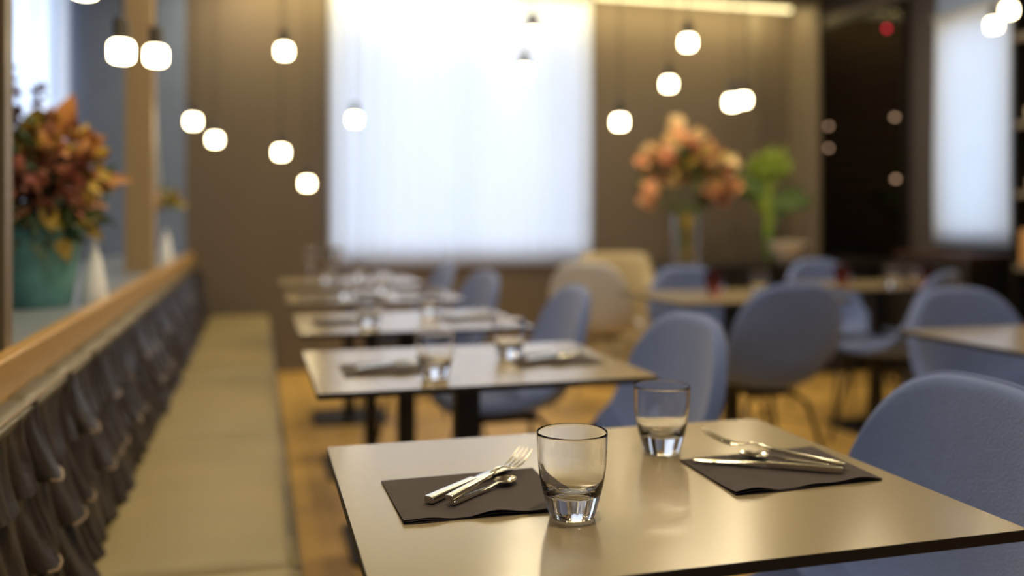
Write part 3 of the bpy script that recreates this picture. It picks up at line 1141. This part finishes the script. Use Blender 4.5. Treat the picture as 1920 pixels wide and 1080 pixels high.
# teal pot with autumn bouquet on the ledge
LZ = 0.848
px, py = -0.615, 2.94
pot = thing('teal_pot', 'teal glazed ceramic pot on the grey ledge behind the bench', 'pot', (px, py, LZ))
MB().lathe([(0.001, 0), (0.088, 0.0), (0.094, 0.006), (0.108, 0.10), (0.119, 0.195), (0.123, 0.200), (0.124, 0.222), (0.121, 0.228), (0.114, 0.228), (0.110, 0.215), (0.095, 0.10), (0.085, 0.02), (0.001, 0.018)], 48).build('body', M['teal'], pot)
MB().lathe([(0.115, 0.196), (0.1235, 0.199), (0.1262, 0.206), (0.1262, 0.221), (0.1235, 0.229), (0.116, 0.2295)], 48, cap=False).build('rim', M['teal'], pot)
bq = thing('autumn_bouquet', 'autumn bouquet of red, orange and green leaves standing in the teal pot', 'flowers', (px, py, LZ + 0.20))
mats = [LEAF[k] for k in ('red', 'orange', 'rust', 'yellow', 'green', 'dark', 'sage')]
mb = MB()
st = MB()
C0 = Vector((0, 0, 0.165))
for k in range(1100):
    d = rdir(-0.6)
    rr = rng.uniform(0.02, 1.0) ** 0.6
    p = C0 + Vector((d.x * 0.185, d.y * 0.17, d.z * 0.19)) * rr
    # camera sees +x to the side of the room; colours in broad patches
    if p.z > 0.24 and p.x > 0.02:
        mi = rng.choice([1, 1, 2, 3])
    elif p.z > 0.24:
        mi = rng.choice([1, 4, 5, 3, 2])
    elif p.z < 0.08:
        mi = rng.choice([4, 6, 6, 3, 6, 4, 5])
    elif abs(p.x) < 0.12:
        mi = rng.choice([0, 2, 2, 0, 2, 5])
    elif p.x > 0:
        mi = rng.choice([3, 4, 2, 1, 3])
    else:
        mi = rng.choice([4, 6, 5, 5])
    leaf(mb, p, (d + rdir() * 0.7), rdir(), rng.uniform(0.03, 0.06), rng.uniform(0.018, 0.036), mi, rng.uniform(0, 0.5))
for (q, dd, L, W, mi) in [((0.06, 0.0, 0.30), (0.25, 0, 1), 0.13, 0.07, 1), ((0.03, 0.05, 0.28), (-0.1, 0.1, 1), 0.12, 0.06, 1), ((0.10, 0.02, 0.22), (0.6, 0, 0.7), 0.12, 0.055, 1),
                          ((0.14, 0.0, 0.17), (1, 0, 0.05), 0.12, 0.045, 1), ((0.10, 0.02, 0.06), (0.8, 0, -0.7), 0.10, 0.05, 3), ((0.02, -0.10, 0.05), (0.2, -0.3, -1), 0.12, 0.06, 6),
                          ((0.07, -0.08, 0.04), (0.3, -0.3, -1), 0.11, 0.055, 3), ((-0.04, -0.10, 0.06), (-0.1, -0.3, -1), 0.12, 0.07, 6), ((0.05, -0.12, 0.10), (0.2, -0.5, -0.6), 0.10, 0.05, 3)]:
    leaf(mb, Vector(q), Vector(dd), Vector((0, -1, 0.3)), L, W, mi, 0.15)
for k in range(150):
    a = rng.uniform(0, 2 * PI)
    rr = rng.uniform(0.05, 0.14)
    d = Vector((math.cos(a), math.sin(a), rng.uniform(-0.7, 0.5)))
    leaf(mb, Vector((rr * math.cos(a), rr * math.sin(a), rng.uniform(0.03, 0.09))), d, rdir(), rng.uniform(0.05, 0.09), rng.uniform(0.03, 0.05), rng.choice([6, 6, 4, 5, 3]), rng.uniform(0, 0.4))
mb.build('leaves', mats, bq, angle=180)
for k in range(16):
    a = 2 * PI * k / 16
    e = C0 + Vector((0.12 * math.cos(a), 0.11 * math.sin(a), rng.uniform(-0.05, 0.1)))
    st.tube([(0.03 * math.cos(a), 0.03 * math.sin(a), -0.16), (0.06 * math.cos(a), 0.06 * math.sin(a), 0.04), tuple(e)], [0.003, 0.0025, 0.002], 6)
st.build('stems', M['stemwood'], bq)
sg = MB()
for (ex, ez) in ((-0.24, 0.47), (-0.16, 0.48), (-0.09, 0.49), (-0.19, 0.50), (-0.12, 0.53), (-0.06, 0.46), (0.0, 0.44), (-0.15, 0.44), (-0.22, 0.42)):
    p0, p1 = Vector((ex * 0.4, 0, 0.25)), Vector((ex, rng.uniform(-0.05, 0.05), ez))
    sg.tube([p0, p0.lerp(p1, 0.5) + Vector((0.01, 0, 0)), p1], [0.002, 0.0015, 0.001], 5)
    for j in range(26):
        q = rng.uniform(0.35, 1.05)
        c = p0.lerp(p1, q) + rdir() * rng.uniform(0.0, 0.035)
        leaf(sg, c, rdir(), rdir(), 0.028, 0.017, 0)
sg.build('sprigs', M['sprig'], bq, angle=180)


def bottle_vase(label, x, y, s=1.0):
    o = MB().lathe([(0.001, 0), (0.040 * s, 0), (0.042 * s, 0.004), (0.033 * s, 0.06), (0.021 * s, 0.13), (0.010 * s, 0.165), (0.008 * s, 0.185), (0.011 * s, 0.192), (0.007 * s, 0.190), (0.001, 0.12)], 32).build('bottle_vase', M['white'], loc=(x, y, LZ))
    return tag(o, label, 'vase', 'white conical vases on the ledge')


bottle_vase('white conical vase on the ledge right beside the teal pot', -0.468, 2.98)
bottle_vase('white conical vase on the ledge near the back wall, past the tan post', -0.478, 5.35)
sp = thing('flower_sprig', 'small yellow and rust sprig in the white vase past the tan post', 'flowers', (-0.478, 5.35, LZ + 0.15))
mb = MB()
for k in range(60):
    d = rdir(-0.3)
    leaf(mb, Vector((0.01, 0, 0.17)) + Vector((d.x * 0.07, d.y * 0.07, d.z * 0.09)) * rng.random(), d, rdir(), 0.05, 0.03, rng.choice([0, 1, 2]))
mb.build('leaves', [LEAF['yellow'], LEAF['rust'], LEAF['green']], sp, angle=180)
MB().tube([(0, 0, 0.0), (0.004, 0, 0.10), (0.01, 0, 0.17)], 0.002, 6).build('stem', M['stem'], sp)

# ------------------------------------------------------------------ sideboard with flowers
SBZ = 0.78
sb = thing('sideboard', 'long black-brown sideboard under the flowers along the back of the room', 'sideboard', (3.46, 5.86, 0))
MB().box((-0.80, -0.28, 0.06), (0.80, 0.28, SBZ - 0.03)).build('body', M['cabinet'], sb, smooth=False)
MB().rrect(-0.82, 0.82, -0.30, 0.30, SBZ - 0.03, SBZ, 0.01, bev=0.003).build('top', M['cabinet'], sb, angle=30)
MB().box((-0.76, -0.24, 0.0), (0.76, 0.24, 0.06)).build('plinth', M['black'], sb, smooth=False)
for k in range(4):
    x = -0.79 + 0.395 * k
    dr = MB().box((x + 0.006, -0.30, 0.08), (x + 0.389, -0.281, SBZ - 0.04)).build('door', M['cabinet'], sb, smooth=False)
    MB().tube([(x + 0.36, -0.308, 0.50), (x + 0.36, -0.308, 0.62)], 0.005, 8).build('handle', M['leg'], dr)

gv = MB().lathe([(0.001, 0.0), (0.085, 0.0), (0.090, 0.01), (0.095, 0.18), (0.105, 0.34), (0.100, 0.34), (0.090, 0.18), (0.080, 0.03), (0.001, 0.03)], 40).build('glass_vase', M['glass'], loc=(2.86, 5.74, SBZ + 0.001))
tag(gv, 'large clear glass vase holding the peach flowers on the sideboard', 'vase')
fb = thing('flower_bouquet', 'big bouquet of peach, cream and salmon flowers in the clear vase', 'flowers', (2.86, 5.74, SBZ + 0.035))
st = MB()
bl = MB()
lf = MB()
fc = Vector((0.0, 0, 0.60))
spots = [(-0.34, 0.02, 0.66, 'peach'), (-0.27, 0, 0.74, 'cream'), (-0.20, 0, 0.70, 'pink'), (-0.13, 0.02, 0.80, 'cream'), (-0.05, 0, 0.84, 'peach'), (-0.02, 0.02, 0.95, 'cream'),
         (0.06, 0, 0.78, 'pink'), (0.13, 0, 0.84, 'cream'), (0.20, 0, 0.78, 'peach'), (0.27, 0, 0.70, 'peach'), (0.35, 0, 0.66, 'cream'), (0.30, 0, 0.58, 'pink'), (0.16, -0.06, 0.66, 'peach'),
         (-0.24, 0, 0.60, 'cream'), (-0.10, -0.06, 0.64, 'pink'), (-0.30, 0, 0.48, 'peach'), (-0.28, 0, 0.40, 'peach'), (0.34, 0, 0.50, 'peach'), (0.12, -0.07, 0.48, 'peach'), (0.14, -0.06, 0.42, 'wine'),
         (0.22, 0.0, 0.52, 'cream'), (-0.15, -0.08, 0.54, 'cream'), (0.03, 0.05, 0.70, 'pink'), (0.30, 0.0, 0.44, 'pink')]
cosT, sinT = math.cos(TH), math.sin(TH)
order = ['peach', 'cream', 'pink', 'wine']
for (x, y, z, c) in spots:
    p = Vector((x, y + rng.uniform(-0.1, 0.1), z))
    blossom(bl, p, rng.uniform(0.055, 0.078), order.index(c))
    st.tube([(x * 0.1, y * 0.1, 0.0), (x * 0.2, y * 0.2, 0.30), tuple(p)], [0.005, 0.004, 0.003], 6)
for k in range(420):
    d = rdir(-0.5)
    p = fc + Vector((d.x * 0.33, d.y * 0.2, d.z * 0.22)) * rng.uniform(0.1, 1)
    leaf(lf, p, d + rdir() * 0.5, rdir(), rng.uniform(0.06, 0.11), rng.uniform(0.03, 0.05), rng.choice([0, 0, 1, 2, 2, 3]))
for k in range(40):
    a = rng.uniform(0, 2 * PI)
    r_ = rng.uniform(0.01, 0.06)
    st.tube([(r_ * math.cos(a), r_ * math.sin(a), 0.0), (-r_ * math.cos(a), r_ * math.sin(a), 0.31)], 0.005, 6, 1)
bl.build('blossoms', [LEAF[k] for k in order], fb, angle=180)
lf.build('leaves', [LEAF['green'], LEAF['dark'], LEAF['rust'], LEAF['yellow']], fb, angle=180)
st.build('stems', [M['stem'], LEAF['yellow']], fb)

pv = MB().lathe([(0.001, 0), (0.035, 0), (0.038, 0.006), (0.050, 0.12), (0.075, 0.26), (0.071, 0.26), (0.046, 0.12), (0.032, 0.02), (0.001, 0.02)], 32).build('green_vase', M['greenglass'], loc=(3.64, 5.97, SBZ + 0.001))
tag(pv, 'slender flared pale green glass vase on the sideboard beside the bowl', 'vase')
gp = thing('green_plant', 'bunch of lime green leaves and pods standing in the slender green vase', 'plant', (3.64, 5.97, SBZ + 0.022))
mb = MB()
for (x, z, L, W, ang, mi) in [(-0.02, 0.52, 0.30, 0.15, 70, 0), (0.02, 0.60, 0.22, 0.10, 50, 2), (-0.02, 0.48, 0.30, 0.11, 165, 1), (0.02, 0.42, 0.30, 0.10, 10, 1), (0.0, 0.40, 0.24, 0.09, -8, 2),
                              (0.0, 0.50, 0.22, 0.12, 110, 0), (0.0, 0.30, 0.2, 0.08, 120, 2), (0.0, 0.62, 0.25, 0.08, 62, 2), (-0.01, 0.30, 0.25, 0.10, 30, 1), (-0.03, 0.4, 0.2, 0.1, 140, 2)]:
    for s_ in range(3):
        a = R(ang + rng.uniform(-14, 14))
        leaf(mb, Vector((x, rng.uniform(-0.03, 0.03), z)), Vector((math.cos(a), rng.uniform(-0.3, 0.3), math.sin(a))), Vector((0, -1, 0.2)), L, W, mi, 0.12)
for k in range(34):
    d = rdir()
    blossom(mb, Vector((0.0, 0, 0.67)) + Vector((d.x * 0.16, d.y * 0.07, d.z * 0.09)), 0.042, 0, 8)
for a_ in (172, 165, 158, 8, 14, 2):
    a = R(a_)
    leaf(mb, Vector((0.0, 0, 0.50 if a_ > 90 else 0.40)), Vector((math.cos(a), rng.uniform(-0.2, 0.2), math.sin(a))), Vector((0, -1, 0.2)), 0.36, 0.13, 1, 0.1)
mb.build('leaves', [LEAF['lime'], LEAF['green'], LEAF['lime']], gp, angle=180)
st = MB()
for k in range(14):
    a = 2 * PI * k / 14
    st.tube([(0.018 * math.cos(a), 0.018 * math.sin(a), 0.0), (0.03 * math.cos(a), 0.03 * math.sin(a), 0.20), (0.02 * math.cos(a), 0.03 * math.sin(a), 0.55)], 0.006, 6)
st.build('stems', LEAF['lime'], gp)
bw = MB().lathe([(0.001, 0), (0.05, 0.0), (0.055, 0.008), (0.11, 0.06), (0.145, 0.150), (0.140, 0.150), (0.105, 0.065), (0.05, 0.015), (0.001, 0.012)], 40).build('bowl', M['bowl'], loc=(3.63, 5.70, SBZ + 0.001))
tag(bw, 'cream rounded bowl on the sideboard in front of the green vase', 'bowl')

# ------------------------------------------------------------------ dark side wall: wine cabinet, low cabinet, shelf unit
wc = thing('wine_cabinet', 'tall black cabinet with faint brown shelves, built into the dark side wall', 'cabinet', (XR, 5.79, 0), 0)
MB().box((-0.06, -0.47, 0.0), (-0.005, -0.44, 2.62)).box((-0.06, 0.44, 0.0), (-0.005, 0.47, 2.62)).box((-0.06, -0.44, 2.56), (-0.005, 0.44, 2.62)).box((-0.06, -0.44, 0.0), (-0.005, 0.44, 0.80)).box((-0.02, -0.44, 0.80), (-0.005, 0.44, 2.56)).build('frame', M['cabinet'], wc, smooth=False)
for k in range(12):
    z = 0.92 + 0.13 * k
    MB().box((-0.050, -0.438, z), (-0.022, 0.438, z + 0.022)).build('shelf', M['shelfwood'], wc, smooth=False)
MB().box((-0.068, -0.465, 0.82), (-0.0625, 0.465, 2.58)).build('glass_door', M['cabpane'], wc, smooth=False)
for i, (y, z, s) in enumerate([(0.35, 1.81, 0.018), (0.35, 1.64, 0.026), (-0.41, 1.80, 0.018), (-0.42, 1.37, 0.018)]):  # pendant reflections in the glass door, modelled as glowing beads
    MB().lathe([(0.001, -0.012), (0.012, -0.008), (0.016, 0), (0.012, 0.008), (0.001, 0.012)], 12).build('lamp', M['reflglow'], wc, loc=(-0.082, y, z))  # bead standing in for a lamp reflection
ri = thing('red_indicator', 'tiny glowing red light high on the black cabinet', 'light', (XR - 0.085, 5.46, 2.43))
MB().lathe([(0.001, -0.013), (0.012, -0.008), (0.015, 0), (0.012, 0.008), (0.001, 0.013)], 12).build('lens', M['redled'], ri)
MB().box((0.010, -0.02, -0.02), (0.016, 0.02, 0.02)).build('mount', M['cabinet'], ri, smooth=False)
lc = thing('low_cabinet', 'low dark cabinet directly under the narrow side curtain', 'cabinet', (XR - 0.18, 4.72, 0))
MB().box((-0.16, -0.32, 0.05), (0.16, 0.32, 0.86)).box((-0.14, -0.30, 0), (0.14, 0.30, 0.05)).build('body', M['cabinet'], lc, smooth=False)
for y in (-0.315, 0.003):
    MB().box((-0.172, y, 0.07), (-0.1605, y + 0.312, 0.84)).build('door', M['cabinet'], lc, smooth=False)
MB().rrect(-0.17, 0.17, -0.33, 0.33, 0.86, 0.885, 0.006).build('top', M['shelfwood'], lc, angle=30)
su = thing('shelf_unit', 'dark open shelf unit with grey shelves, at the photo\'s edge beyond the curtain panel', 'shelves', (XR - 0.075, 3.94, 0))
MB().box((0.05, -0.34, 0), (0.07, 0.34, 2.6)).box((-0.07, -0.36, 0), (0.07, -0.34, 2.6)).box((-0.07, 0.34, 0), (0.07, 0.36, 2.6)).build('case', M['cabinet'], su, smooth=False)
for z in (0.45, 0.80, 1.22, 1.62, 2.12, 2.56):
    MB().box((-0.07, -0.34, z), (0.05, 0.34, z + 0.035)).build('shelf', M['trim'], su, smooth=False)
for i, (z, y, lab) in enumerate([(1.655, 0.26, 'round amber-lit jar on the upper shelf of the dark shelf unit'), (1.255, 0.25, 'pale round jar on the middle shelf of the dark shelf unit')]):
    o = MB().lathe([(0.001, 0), (0.03, 0), (0.037, 0.02), (0.037, 0.07), (0.022, 0.09), (0.022, 0.105), (0.001, 0.106)], 24).build('jar', M['bowl'], loc=(XR - 0.085, 3.94 + y, z + 0.001))
    tag(o, lab, 'jar')
o = MB().rrect(-0.055, 0.055, -0.11, 0.11, 0, 0.2, 0.01, bev=0.004).build('amber_box', M['amber'], loc=(XR - 0.085, 4.14, 0.836), angle=30)
tag(o, 'amber coloured box on the low shelf of the dark shelf unit', 'box')
